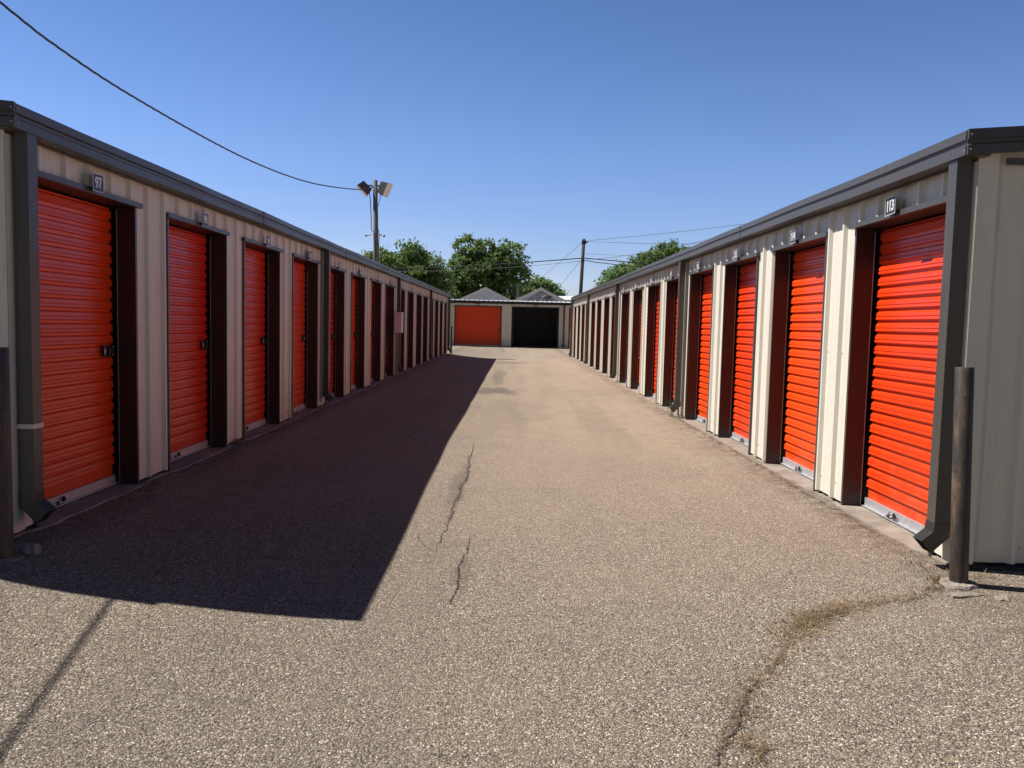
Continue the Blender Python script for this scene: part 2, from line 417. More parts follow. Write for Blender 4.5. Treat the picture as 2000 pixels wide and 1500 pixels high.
# ------------------------------------------------------------------ setting
def grid(name, xs, ys, zf, mat, kind='structure'):
    me = bpy.data.meshes.new(name); nx = len(xs)
    vs = [(x, y, zf(x, y)) for y in ys for x in xs]
    fs = [(j * nx + i, j * nx + i + 1, (j + 1) * nx + i + 1, (j + 1) * nx + i) for j in range(len(ys) - 1) for i in range(nx - 1)]
    me.from_pydata(vs, [], fs); me.materials.append(mat)
    me.polygons.foreach_set('use_smooth', [True] * len(me.polygons))
    o = bpy.data.objects.new(name, me); COL.objects.link(o); o['kind'] = kind
    return o
xs = [-70, -40, -20, -10, -6, -4, -3.4] + [-3.1 + 0.12 * i for i in range(51)] + [3.2, 4, 6, 10, 20, 40, 70]
ys = [-30, -15, -6, -2, 0] + [0.4 * i for i in range(1, 140)] + [58, 62]
grid('asphalt_yard', xs, ys, zg, M['asphalt'])
grid('ground', [-1500, -300, -72, 72, 300, 1500], [-1500, -300, -31, 63, 300, 1500, 3000], lambda x, y: -0.26, M['dust'])

rnd = random.Random(5)
def crack(pts, w, seed=0, mat='crack', zoff=0.005, name='pavement_crack'):
    r = random.Random(seed); P = []
    for (x0, y0), (x1, y1) in zip(pts, pts[1:]):
        n = max(2, int(math.hypot(x1 - x0, y1 - y0) / 0.05))
        for i in range(n):
            t = i / n; P.append((x0 + (x1 - x0) * t, y0 + (y1 - y0) * t))
    P.append(pts[-1]); mb = MB(); L = []; R = []
    ox = 0
    for i, (x, y) in enumerate(P):
        a = P[max(0, i - 1)]; b = P[min(len(P) - 1, i + 1)]
        dx, dy = b[0] - a[0], b[1] - a[1]; d = math.hypot(dx, dy) or 1
        nx, ny = -dy / d, dx / d
        ox = ox * 0.7 + r.uniform(-1, 1) * 0.014
        fade = min(1, 4 * i / len(P) + 0.15, 4 * (len(P) - i) / len(P) + 0.15)
        ww = 0.42 * w * fade * r.uniform(0.4, 1.3)
        for side, lst in ((1, L), (-1, R)):
            px, py = x + nx * (ox + side * ww), y + ny * (ox + side * ww)
            lst.append((px, py, zg(px, py) + zoff))
    n = len(L); mb.add(L + R, [(i, n + i, n + i + 1, i + 1) for i in range(n - 1)])
    o = mb.build(name, M[mat]); o['kind'] = 'structure'
for i, (pts, w) in enumerate([
    ([(-0.5, 10.52), (-0.47, 8.63), (-0.48, 7.66), (-0.48, 6.88), (-0.5, 6.08), (-0.52, 5.58)], 0.02),
    ([(-0.52, 5.58), (-0.64, 5.79), (-0.71, 6.05)], 0.008),
    ([(-0.3, 6.03), (-0.31, 5.53), (-0.33, 5.11), (-0.33, 4.75), (-0.34, 4.56)], 0.017),
    ([(-0.25, 17.8), (0.0, 17.7), (0.55, 17.3), (1.1, 17.2), (1.87, 17.24), (2.65, 17.24)], 0.03),
    ([(-1.42, 9.88), (-1.38, 10.81), (-1.34, 11.77), (-1.06, 13.24)], 0.02),
    ([(-0.8, 48.6), (-0.52, 44.5), (0.2, 42.0), (-0.06, 38.9)], 0.045),
    ([(1.22, 3.62), (1.05, 3.36), (0.94, 3.14), (0.84, 2.98), (0.78, 2.83), (0.71, 2.65), (0.66, 2.4)], 0.016),
    ([(-0.89, 32.87), (0.17, 33.0), (1.24, 33.4), (2.25, 32.63)], 0.06),
    ([(-2.5, 20.5), (-1.7, 20.9), (-1.0, 20.4)], 0.03), ([(1.2, 24.2), (1.9, 24.4), (2.6, 24.0)], 0.03),
    ([(-2.6, 14.2), (-2.0, 14.5), (-1.5, 14.1)], 0.02)]):
    crack(pts, w, i)

crack([(2.66, 4.70), (2.5, 4.51), (2.28, 4.37), (2.01, 4.34), (1.81, 4.26), (1.61, 4.17), (1.45, 3.95)], 0.085, 40, 'soil', 0.009, 'loose_soil')
crack([(1.45, 3.95), (1.22, 3.62), (1.05, 3.36), (0.94, 3.14), (0.84, 2.98), (0.74, 2.72), (0.66, 2.4)], 0.065, 41, 'soil', 0.009, 'loose_soil')
crack([(2.63, 4.9), (2.62, 7), (2.63, 10), (2.62, 14)], 0.07, 42, 'soil', 0.009, 'loose_soil')
crack([(-0.5, 9.6), (-0.47, 8.63), (-0.48, 7.66), (-0.5, 6.2)], 0.06, 43, 'soil', 0.009, 'loose_soil')

# ------------------------------------------------------------------ storage buildings
RIB, RIBH = 0.305, 0.030
def rib_y(x):
    """outward offset of the ribbed panel at x"""
    p = (x % RIB)
    if p < 0.018: return -RIBH * p / 0.018
    if p < 0.045: return -RIBH
    if p < 0.063: return -RIBH * (0.063 - p) / 0.018
    for c in (0.135, 0.21, ):
        if abs(p - c) < 0.02: return -0.004 * (1 - abs(p - c) / 0.02)
    return 0.0
RIB_BREAKS = (0.0, 0.018, 0.045, 0.063, 0.115, 0.135, 0.155, 0.19, 0.21, 0.23)
def rib_xs(x0, x1):
    out = {round(x0, 4), round(x1, 4)}
    for k in range(int(x0 / RIB) - 1, int(x1 / RIB) + 2):
        for b in RIB_BREAKS:
            x = k * RIB + b
            if x0 < x < x1: out.add(round(x, 4))
    return sorted(out)
def panel(mb, x0, x1, z0, ztop, place=lambda x, y, z: (x, y, z), mi=0):
    X = rib_xs(x0, x1); n = len(X)
    vs = [place(x, rib_y(x), z0(x) if callable(z0) else z0) for x in X] + [place(x, rib_y(x), ztop(x) if callable(ztop) else ztop) for x in X]
    mb.add(vs, [(i, i + 1, n + i + 1, n + i) for i in range(n - 1)], mi)

def curtain_mesh(w, z0, z1, period=0.0905):
    prof = [(0, 0), (0.014, 0.0), (0.027, 0.0145), (0.051, 0.0170), (0.0545, 0.0125), (0.058, 0.0125), (0.0615, 0.0172), (0.077, 0.0195), (0.083, 0.002), (0.088, 0)]
    pts = []; z = z1
    while z - period > z0:
        pts += [(z - a, d) for a, d in prof]; z -= period
    pts += [(z, 0), (z0, 0)]
    mb = MB(); n = len(pts)
    vs = [(0, -d, zz) for zz, d in pts] + [(w, -d, zz) for zz, d in pts] + [(0, 0.012, z1), (0, 0.012, z0), (w, 0.012, z1), (w, 0.012, z0)]
    fs = [(i, i + 1, n + i + 1, n + i) for i in range(n - 1)] + [(2 * n, 2 * n + 2, 2 * n + 3, 2 * n + 1)]
    mb.add(vs, fs)
    return mb

def make_door(parent, x0, x1, zh, latch=True):
    """roll-up door standing in the opening x0..x1; origin at the foot of the curtain"""
    w = x1 - x0 - 0.09
    d = curtain_mesh(w, 0.078, zh - 0.012).build('roll_up_door', M['door'], parent)
    d.location = (x0 + 0.045, 0.187, 0)
    b = MB(); b.box(0.0, w, -0.024, -0.012, 0.010, 0.082); b.box(0.0, w, -0.045, -0.024, 0.010, 0.018); b.box(0.0, w, -0.0118, 0.0, 0.004, 0.078)
    for sx in (0.03, w - 0.03): b.disc((sx, -0.024, 0.06), 0.006, (0, -1, 0), 0.004)
    b.build('bottom_bar', M['zinc'], d)
    s = MB(); cx = w * 0.37
    s.box(cx - 0.085, cx - 0.06, -0.032, -0.0242, 0.022, 0.066, 1); s.box(cx + 0.02, cx + 0.085, -0.032, -0.0242, 0.022, 0.056, 1)
    s.tube([(cx - 0.12, -0.040, 0.036), (cx + 0.06, -0.040, 0.036)], 0.007, 8, 1)
    s.box(cx - 0.04, cx - 0.015, -0.052, -0.034, 0.026, 0.048); s.add([(cx + 0.03, -0.035, 0.03), (cx + 0.08, -0.035, 0.042), (cx + 0.05, -0.035, 0.076), (cx + 0.03, -0.05, 0.03), (cx + 0.08, -0.05, 0.042), (cx + 0.05, -0.05, 0.076)],
        [(0, 1, 2), (5, 4, 3), (0, 3, 4, 1), (1, 4, 5, 2), (2, 5, 3, 0)])
    s.build('slide_bolt', [M['dark_metal'], M['zinc']], d)
    if latch:
        q = MB(); lx = w - 0.205
        q.box(lx + 0.02, lx + 0.205, -0.027, -0.020, 1.055, 1.145); q.box(lx, lx + 0.16, -0.05, -0.0272, 1.085, 1.118)
        q.box(lx + 0.05, lx + 0.075, -0.066, -0.0502, 1.07, 1.13); q.box(lx - 0.002, lx + 0.012, -0.058, -0.0505, 1.082, 1.121, 1)
        for sx in (lx + 0.05, lx + 0.185):
            for sz in (1.068, 1.134): q.disc((sx, -0.0272, sz), 0.007, (0, -1, 0), 0.005, 6, 1)
        q.build('latch', [M['dark_metal'], M['zinc']], d)
    for xa in (-0.0345, w + 0.0305):
        g = MB(); g.box(xa, xa + 0.004, -0.046, -0.041, 0.0, zh - 0.02)
        g.build('guide_rail', M['zinc'], d)
    return d

def make_frame(parent, x0, x1, zh, proud=(0.014, 0.014)):
    """jamb channels and header trim lining the opening"""
    f = MB()
    for s, xe in ((1, x0), (-1, x1)):
        a, b = sorted((xe - s * 0.018, xe + s * 0.010)); f.box(a, b, -proud[0 if s > 0 else 1], -0.003, -0.01, zh, 1)  # front strip takes the lighter trim tone so the edge looks sunlit
        a, b = sorted((xe, xe + s * 0.010)); f.box(a, b, -0.0028, 0.150, -0.004, zh)
        a, b = sorted((xe - s * 0.19, xe + s * 0.085)); f.box(a, b, 0.213, 0.217, -0.002, zh + 0.002)  # dark backing sheet added to keep the gap beside the curtain black
        a, b = sorted((xe + s * 0.0102, xe + s * 0.0104)); f.box(a, b, 0.144, 0.148, -0.003, zh - 0.002)
        for zz in (0.05, 0.10):
            for yy in (0.04, 0.08): f.disc((xe + s * 0.0098, yy, zz), 0.005, (s, 0, 0), 0.003, 6)
    f.box(x0 - 0.045, x1 + 0.045, -0.046, -0.004, zh + 0.001, zh + 0.040, 1)
    f.box(x0 + 0.001, x1 - 0.001, -0.0038, 0.21, zh + 0.003, zh + 0.012)
    o = f.build('door_frame', [M['jamb'], M['trim']], parent)
    return o

def gutter_profile(): # (outward, z) seen from the end
    return [(0.0, 0.0), (0.150, 0.0), (0.152, -0.052), (0.136, -0.060), (0.136, -0.078), (0.150, -0.088), (0.150, -0.140), (0.004, -0.140)]

def make_downspout(parent, x, top, strap=None):
    d = MB(); hw = 0.048
    def ring(c, n_): return [(x - hw, c[0] - n_[0] * 0.044, c[1] - n_[1] * 0.044), (x + hw, c[0] - n_[0] * 0.044, c[1] - n_[1] * 0.044),
                             (x + hw, c[0] + n_[0] * 0.044, c[1] + n_[1] * 0.044), (x - hw, c[0] + n_[0] * 0.044, c[1] + n_[1] * 0.044)]
    d.loft([ring((-0.096, top), (1, 0)), ring((-0.096, 0.225), (1, 0))], cap=False)
    # kicked-out foot, a little wider than the pipe
    hw = 0.052
    def ring2(c, n_, k): return [(x - hw, c[0] - n_[0] * k, c[1] - n_[1] * k), (x + hw, c[0] - n_[0] * k, c[1] - n_[1] * k),
                              (x + hw, c[0] + n_[0] * k, c[1] + n_[1] * k), (x - hw, c[0] + n_[0] * k, c[1] + n_[1] * k)]
    r = [ring2((-0.096, 0.27), (1, 0), 0.047), ring2((-0.100, 0.200), (0.94, -0.34), 0.052), ring2((-0.185, 0.122), (0.66, -0.75), 0.050)]
    d.loft(r, cap=False)
    ri = [[(px + (0.004 if px < x else -0.004), py, pz) for px, py, pz in q] for q in r[::-1]]
    d.loft(ri, cap=False)
    for zz in (0.215, 0.25):
        for sx in (-1, 1): d.disc((x + sx * 0.053, -0.10, zz), 0.005, (sx, 0, 0), 0.003)
    o = d.build('downspout', M['trim'], parent)
    s = MB()
    for zz in ([strap] if strap else []) :
        s.box(x - 0.051, x + 0.051, -0.144, -0.1405, zz - 0.014, zz + 0.014); s.box(x - 0.054, x - 0.0505, -0.144, -0.03, zz - 0.014, zz + 0.014)
        s.box(x + 0.0505, x + 0.054, -0.144, -0.03, zz - 0.014, zz + 0.014)
    if strap: tag(s.build('strap', M['zinc'], o), 'bright galvanised strap')
    return o

def storage_row(loc, rz, L, openings, spouts, eave, zh, depth, label, strap_x=None, proud=(0.014, 0.014), ends=(True, True), roofmat='roof', rise=0.13):
    """long ribbed-steel building; local x along the front, y into the building, front plane y = 0"""
    root = empty('storage_building', loc, rz)
    tag(root, label, 'storage building')
    # --- slab
    s = MB(); r = random.Random(int(L * 7)); n = int(L / 0.14)
    top, bot = [], []
    for i in range(n + 1):
        x = -0.02 + (L + 0.04) * i / n; e = (-0.045 - r.uniform(0, 0.025)) if any(o[0] < x < o[1] for o in openings) else (-0.006 - r.uniform(0, 0.02))
        top.append((x, e, 0.004 - r.uniform(0, 0.008))); bot.append((x, e - 0.012, -0.2))
    back = [(x, depth - 0.02, 0.004) for x, _, _ in top]
    k = n + 1
    s.add(top + bot + back, [(i, i + 1, k + i + 1, k + i) for i in range(n)] + [(i + 1, i, 2 * k + i, 2 * k + i + 1) for i in range(n)])
    s.build('floor_slab', M['concrete'], root)
    # --- walls
    w = MB(); ztop = lambda x: eave(x) - 0.012
    edges = [0.0] + [e for o in openings for e in o[:2]] + [L]
    panel(w, 0.0, L, zh + 0.002, ztop)
    for a, b in zip(edges[0::2], edges[1::2]): panel(w, a, b, 0.025, zh + 0.002)
    ridge = lambda y: rise * (1 - abs(y - depth / 2) / (depth / 2))
    for xe, sgn, on in ((0.0, -1, ends[0]), (L, 1, ends[1])):
        # end wall: local u runs into the building
        panel(w, 0.0, depth, 0.035, lambda u, xe=xe: eave(xe) - 0.012 + ridge(u), lambda u, o, z, xe=xe, sgn=sgn: (xe + sgn * (-o), u, z))
        w.box(xe - 0.028 if sgn < 0 else xe - 0.09, xe + 0.09 if sgn < 0 else xe + 0.028, -0.034, -0.031, 0.03, eave(xe) - 0.02)
        w.box(min(xe + sgn * 0.031, xe + sgn * 0.034), max(xe + sgn * 0.031, xe + sgn * 0.034), -0.031, 0.09, 0.03, eave(xe) - 0.02)
    w.add([(0, depth, 0.0), (L, depth, 0.0), (L, depth, eave(L)), (0, depth, eave(0))], [(0, 1, 2, 3)])
    # fasteners
    for kx in range(int(L / RIB)):
        x = kx * RIB + 0.085
        zs = [zh + 0.16] if kx % 2 == 0 else []
        if not any(o[0] - 0.06 < x < o[1] + 0.06 for o in openings): zs += [0.16, 1.25]
        for z in zs: w.disc((x, rib_y(x) - 0.0005, z), 0.0065, (0, -1, 0), 0.005, 6, 1)
    for ky in range(int(depth / RIB)):
        for z in (0.13, 1.25, 2.2):
            for xe, sgn in ((0.0, -1), (L, 1)): w.disc((xe + sgn * 0.001, ky * RIB + 0.085, z), 0.0065, (sgn, 0, 0), 0.005, 6, 1)
    w.build('wall', [M['wall'], M['zinc']], root)
    # --- roof
    f = MB(); hx = 0.10
    for ya, yb, za, zb in ((-0.02, depth / 2, 0.0, rise), (depth / 2, depth + 0.1, rise, 0.0)):
        f.add([(-hx, ya, eave(0) - 0.004 + za), (L + hx, ya, eave(L) - 0.004 + za), (L + hx, yb, eave(L) - 0.004 + zb), (-hx, yb, eave(0) - 0.004 + zb)], [(0, 1, 2, 3)])
    f.build('roof', M[roofmat], root)
    # --- gutter with seams
    g = MB(); pr = gutter_profile()
    gx = [-0.105] + [0.6 * i for i in range(1, int(L / 0.6))] + [L + 0.105]
    wob = lambda x: 0.0035 * sin(x * 0.83 + L + loc[0]) + 0.002 * sin(x * 2.31 + loc[0])
    g.loft([[(x, -o - (0.0 if o < 0.02 else wob(x + 3)), eave(x) + z + wob(x)) for o, z in pr] for x in gx])
    x = 4.55
    while x < L:
        g.loft([[(xx, -(o + (0.004 + wob(xx + 3) if o > 0.1 else 0)), eave(xx) + wob(xx) + z + (0.003 if z > -0.01 else (-0.003 if z < -0.13 else 0))) for o, z in pr] for xx in (x - 0.016, x + 0.016)])
        x += 4.6
    for xe, s_ in ((-0.105, -1), (L + 0.105, 1)):
        for zz in (-0.028, -0.112): g.disc((xe - s_ * 0.012, -0.151, eave(xe) + zz), 0.005, (0, -1, 0), 0.004, 6, 1)
    g.loft([[(x, -o, eave(x) + z) for o, z in ((0.033, -0.1402), (0.043, -0.1402), (0.043, -0.158), (0.033, -0.158))] for x in (-0.03, L + 0.03)])
    g.build('gutter', [M['trim'], M['zinc']], root)
    # --- rake trim on both ends
    for xe, sgn in ((0.0, -1), (L, 1)):
        k = MB()
        xo = xe + sgn * 0.1052
        for (ya, yb) in ((-0.149, depth / 2), (depth / 2, depth + 0.1)):
            rings = []
            for y in (ya, yb):
                zz = eave(xe) + (ridge(max(0, min(depth, y))) if y > 0 else 0)
                prof = [(0.0, 0.004), (0.018, 0.004), (0.020, -0.050), (0.006, -0.058), (0.006, -0.078), (0.018, -0.088), (0.018, -0.141), (0.0, -0.141)]
                rings.append([(xo + sgn * o, y, zz + z) for o, z in prof])
            k.loft(rings)
        # upper rake length, proud of the lower: unseen, added to step the cast shadow
        k.loft([[(xo + sgn * o, y, eave(xe) + ridge(max(0, min(depth, y))) + z) for o, z in ((0.021, 0.03), (0.062, 0.03), (0.062, -0.10), (0.021, -0.10))] for y in (0.98, depth / 2, depth + 0.1)])
        a, b = sorted((xe + sgn * 0.034, xe + sgn * 0.050))
        k.box(a, b, 0.13, depth, eave(xe) - 0.178, eave(xe) - 0.139)
        for yy in (-0.135,):
            for zz in (-0.028, -0.112): k.disc((xo + sgn * 0.02, yy, eave(xe) + zz), 0.005, (sgn, 0, 0), 0.004, 6, 1)
        k.build('rake_trim', [M['trim'], M['zinc']], root)
    proto = None
    for (a, b, closed) in openings:
        key = round(b - a, 3)
        if closed:
            if proto and proto[0] == key:
                d = dup(proto[1]); d.location.x = a + 0.045
                fr = dup(proto[2]); fr.location.x = a - proto[3]
            else:
                d = make_door(root, a, b, zh); fr = make_frame(root, a, b, zh, proud); proto = (key, d, fr, a)
        else:
            make_frame(root, a, b, zh)
    for x in spouts: make_downspout(root, x, eave(x) - 0.139, 0.69 if strap_x is not None and abs(x - strap_x) < 0.01 else None)
    return root

ZH = 2.253
NB = 16
# left row: local x -> +Y
YL0, LL = 4.87, 32.12
open_l = [(5.118 + 2 * k - YL0, 5.135 + 2 * k + 1.41 - YL0, True) for k in range(NB)]
sp_l = [0.066] + [12.80 + 8 * k - YL0 for k in range(3)] + [LL - 0.15]
left_row = storage_row((-3.083, YL0, 0.035), pi / 2, LL, open_l, sp_l, lambda x: 2.607 + 0.10 * x / LL, ZH, 3.1,
    'long cream storage building whose orange doors lie in shade', proud=(0.024, 0.006), strap_x=0.066)
# right row: local x -> -Y, its x = 0 end is the far one
YR0, LR = 4.83, 32.12
YR1 = YR0 + LR
open_r = [(YR1 - (5.113 + 2 * k + 1.407), YR1 - (5.093 + 2 * k), True) for k in range(NB)][::-1]
sp_r = [0.15] + [YR1 - (12.79 + 8 * k) for k in (2, 1, 0)] + [YR1 - 4.875]
right_row = storage_row((2.741, YR1, 0.0), -pi / 2, LR, open_r, sp_r, lambda x: 2.738 - 0.135 * x / LR, ZH, 3.1,
    'long cream storage building whose orange doors face the sun', proud=(0.006, 0.024))

# end building: drive-in units facing down the lane
def end_building():
    X0, L, Y0, dep, zh, ev = -9.0, 20.0, 50.7, 6.2, 2.53, 2.80
    root = empty('storage_building', (X0, Y0, 0.0)); tag(root, 'low wide storage building across the far end of the lane with one bay open', 'storage building')
    ops = [(-7.39 - X0, -4.42 - X0, True), (-3.77 - X0, -0.80 - X0, True), (-0.15 - X0, 2.82 - X0, False), (3.47 - X0, 6.44 - X0, True)]
    s = MB(); s.box(-0.1, L + 0.1, -0.06, dep, -0.3, 0.004); s.build('floor_slab', M['concrete'], root)
    w = MB(); panel(w, 0, L, zh + 0.002, ev)
    ed = [0.0] + [e for o in ops for e in o[:2]] + [L]
    for a, b in zip(ed[0::2], ed[1::2]): panel(w, a, b, 0.02, zh + 0.002)
    for xe in (0.0, L): w.box(xe - 0.03, xe + 0.03, 0.05, dep, 0.01, ev)
    w.box(0, L, dep, dep + 0.05, 0.01, ev)
    w.build('wall', M['wall'], root)
    # the open bay: ribbed inner sheets, a girt at mid height, partition walls
    i = MB(); a, b, _ = ops[2]
    panel(i, a - 0.3, b + 0.3, 0.01, ev - 0.02, lambda x, y, z: (x, dep - 0.35 + y, z))
    for xp, sg in ((a - 0.25, 1), (b + 0.25, -1)): panel(i, 0.07, dep - 0.36, 0.01, ev - 0.02, lambda u, o, z, xp=xp, sg=sg: (xp - sg * o, u, z))
    i.box(a - 0.2, b + 0.2, dep - 0.53, dep - 0.385, 1.25, 1.40)
    i.build('inner_wall', M['inside'], root)
    r = MB()
    panel(r, -0.2, L + 0.2, 0, 1, lambda x, y, z: (x, -0.16 + z * (dep / 2 + 0.16), ev + 0.084 - y + z * 0.15))
    panel(r, -0.2, L + 0.2, 0, 1, lambda x, y, z: (x, dep + 0.16 - z * (dep / 2 + 0.16), ev + 0.084 - y + z * 0.15))
    r.build('roof', M['roof'], root)
    g = MB(); g.loft([[(x, -o, ev + 0.078 + z) for o, z in [(0, 0), (0.14, 0), (0.142, -0.06), (0.128, -0.07), (0.128, -0.085), (0.14, -0.095), (0.14, -0.17), (0.0, -0.17)]] for x in (-0.15, L + 0.15)])
    g.build('gutter', M['jamb'], root)
    for (a, b, closed) in ops:
        if closed: make_door(root, a, b, zh)
        make_frame(root, a, b, zh)
    for x in (3.14 - X0, -4.1 - X0): make_downspout(root, x, ev - 0.04)
    return root
end_building()

# ------------------------------------------------------------------ number plates
def text_mesh(txt, size):
    cu = bpy.data.curves.new('numeral', 'FONT'); cu.body = txt; cu.size = size; cu.align_x = 'CENTER'; cu.align_y = 'CENTER'
    cu.extrude = 0.0012; cu.offset = size * 0.02; cu.resolution_u = 3; cu.space_character = 0.95
    o = bpy.data.objects.new('numeral', cu); COL.objects.link(o)
    dg = bpy.context.evaluated_depsgraph_get()
    me = bpy.data.meshes.new_from_object(o.evaluated_get(dg))
    bpy.data.objects.remove(o); bpy.data.curves.remove(cu)
    return me
def plate_mesh(w=0.15, h=0.125):
    p = MB(); p.box(-w / 2, w / 2, 0.0, 0.004, -h / 2, h / 2, 0)
    e = 0.0035
    for (a, b, c, d) in ((-w / 2, w / 2, h / 2 - e, h / 2), (-w / 2, w / 2, -h / 2, -h / 2 + e)): p.box(a, b, -0.0022, -0.0002, c, d, 1)
    for (a, b) in ((-w / 2, -w / 2 + e), (w / 2 - e, w / 2)): p.box(a, b, -0.0022, -0.0002, -h / 2 + e, h / 2 - e, 1)
    p.box(-0.05, -0.03, 0.0042, 0.05, -h / 2 + 0.01, -h / 2 + 0.03, 0); p.box(0.03, 0.05, 0.0042, 0.05, -h / 2 + 0.01, -h / 2 + 0.03, 0)
    return p
ORD = ['first', 'second', 'third', 'fourth', 'fifth', 'sixth', 'seventh', 'eighth', 'ninth', 'tenth', 'eleventh', 'twelfth', 'thirteenth', 'fourteenth', 'fifteenth', 'sixteenth']
sign0 = None
for side in ('left', 'right'):
    for k in range(NB):
        num = (97 if side == 'left' else 113) + k
        cy = (5.135 + 2 * k + 0.69) if side == 'left' else (5.113 + 2 * k + 0.68)
        if sign0 is None: sgn = sign0 = plate_mesh().build('number_sign', [M['plate'], M['white']])
        else: sgn = sign0.copy(); COL.objects.link(sgn)
        tilt = random.Random(num).uniform(-0.05, 0.05)
        if side == 'left': sgn.location = (-3.083 + 0.078, cy, 0.035 + ZH + 0.075); sgn.rotation_euler = (0, tilt, pi / 2)
        else: sgn.location = (2.741 - 0.078, cy, ZH + 0.075); sgn.rotation_euler = (0, tilt, -pi / 2)
        lit = 'shaded' if side == 'left' else 'sunlit'
        if k < (3 if side == 'left' else 2): lab = f'dark plate with white {num} above the {ORD[k]} door of the {lit} row'
        else: lab = f'small number plate {num} above the {ORD[k]} door from the near end of the {lit} row'
        tag(sgn, lab, 'number sign', f'number plates on the {lit} row')
        me = text_mesh(str(num), 0.108)
        me.transform(Matrix.Translation((0, -0.0014, -0.002)) @ Matrix.Rotation(pi / 2, 4, 'X') @ Matrix.Scale(0.90 if num < 100 else 0.74, 4, (1, 0, 0)))
        me.materials.append(M['white'])
        nm = bpy.data.objects.new('numeral', me); COL.objects.link(nm); nm.parent = sgn
for x, lab in ((-2.3, 'dark framed plate above the closed orange door across the lane end'), (1.35, 'dark framed plate above the open bay across the lane end')):
    p = plate_mesh(0.2, 0.17); p.box(-0.055, 0.055, -0.0026, -0.0002, -0.03, 0.03, 1)
    o = p.build('number_sign', [M['plate'], M['white']]); o.location = (x, 50.7 - 0.085, 2.53 + 0.12)
    tag(o, lab, 'number sign', 'number plates on the end building')

# ------------------------------------------------------------------ bollards
def bollard(loc, h, r, label, seed, foot=True):
    root = empty('bollard', loc); tag(root, label, 'bollard', 'steel pipe bollards at the building corners')
    p = MB(); n = 28
    prof = [(r, -0.25), (r, 0.0), (r, h - 0.003), (r - 0.002, h), (r - 0.007, h), (r - 0.009, h - 0.003), (0.004, h + 0.002)]
    p.loft([[(a * cos(2 * pi * k / n), a * sin(2 * pi * k / n), z) for k in range(n)] for a, z in prof])
    p.build('post', M['bollard'], root, True)
    if foot:
        q = MB(); rr = random.Random(seed); m = 30
        rad = [r * 1.8 + rr.uniform(-0.012, 0.03) for _ in range(m)]
        for _ in range(2): rad = [(rad[i - 1] + rad[i] * 2 + rad[(i + 1) % m]) / 4 for i in range(m)]
        q.loft([[(a * rad[k] * cos(2 * pi * k / m), a * rad[k] * sin(2 * pi * k / m), z + rr.uniform(-0.002, 0.002)) for k in range(m)] for a, z in ((1.04, -0.1), (1.0, 0.006), (0.92, 0.02), (0.45, 0.026))])
        q.build('footing', M['concrete'], root)
    return root
near_b = bollard((2.592, 4.515, -0.012), 1.255, 0.049, 'rusty black pipe bollard in sun at the near corner of the sunlit row', 3)
near_b.rotation_euler = (0, radians(-2.1), 0)      # knocked slightly out of plumb
bollard((-2.925, 4.535, -0.012), 1.235, 0.058, 'rusty black pipe bollard in shade at the near corner of the shaded row', 8)
bollard((-2.92, 37.45, -0.012), 1.30, 0.055, 'thin far bollard at the far end of the shaded row', 11)
bollard((2.655, 37.2, -0.012), 1.27, 0.055, 'thin far bollard at the far end of the sunlit row', 12)

# broken concrete flakes beside the near right bollard
for (x, y, sx, sy, rz, lab) in ((2.545, 4.335, 0.12, 0.035, 0.1, 'long pale concrete flake before the near sunlit bollard'),
                                (2.70, 4.28, 0.06, 0.04, 0.9, 'small pale concrete flake beside the long flake by the sunlit bollard'),
                                (-2.83, 4.66, 0.05, 0.045, 0.3, 'grey rubble lump behind the near shaded bollard')):
    q = MB(); rr = random.Random(int(abs(x) * 100)); m = 12
    rad = [rr.uniform(0.7, 1.2) for _ in range(m)]; h = 0.05 if x < 0 else 0.012
    q.loft([[(a * rad[k] * sx * cos(2 * pi * k / m), a * rad[k] * sy * sin(2 * pi * k / m), z + rr.uniform(-0.003, 0.003)) for k in range(m)] for a, z in ((1.0, -0.02), (1.0, h * 0.5), (0.75, h), (0.3, h * 1.05))])
    o = q.build('concrete_chip', M['concrete']); o.location = (x, y, zg(x, y)); o.rotation_euler = (0, 0, rz)
    tag(o, lab, 'rubble')

# ------------------------------------------------------------------ electrical box on the left row
bx = empty('electrical_box', (-3.053, 20.6, 0.0)); tag(bx, 'pale lavender electrical box mounted beside a downspout halfway along the shaded row', 'electrical box')
q = MB(); q.box(0.0, 0.185, -0.16, 0.16, 1.15, 1.66); q.box(0.1852, 0.192, -0.15, 0.15, 1.17, 1.64); q.box(-0.0, 0.20, -0.17, 0.17, 1.6602, 1.672)
q.build('cabinet', M['box'], bx, bevel=0.004)
q = MB(); q.tube([(0.06, -0.08, 1.15), (0.06, -0.08, 0.0)], 0.02, 8); q.tube([(0.06, 0.08, 1.15), (0.06, 0.08, 0.0)], 0.024, 8)
q.build('conduit', M['grey_cable'], bx)

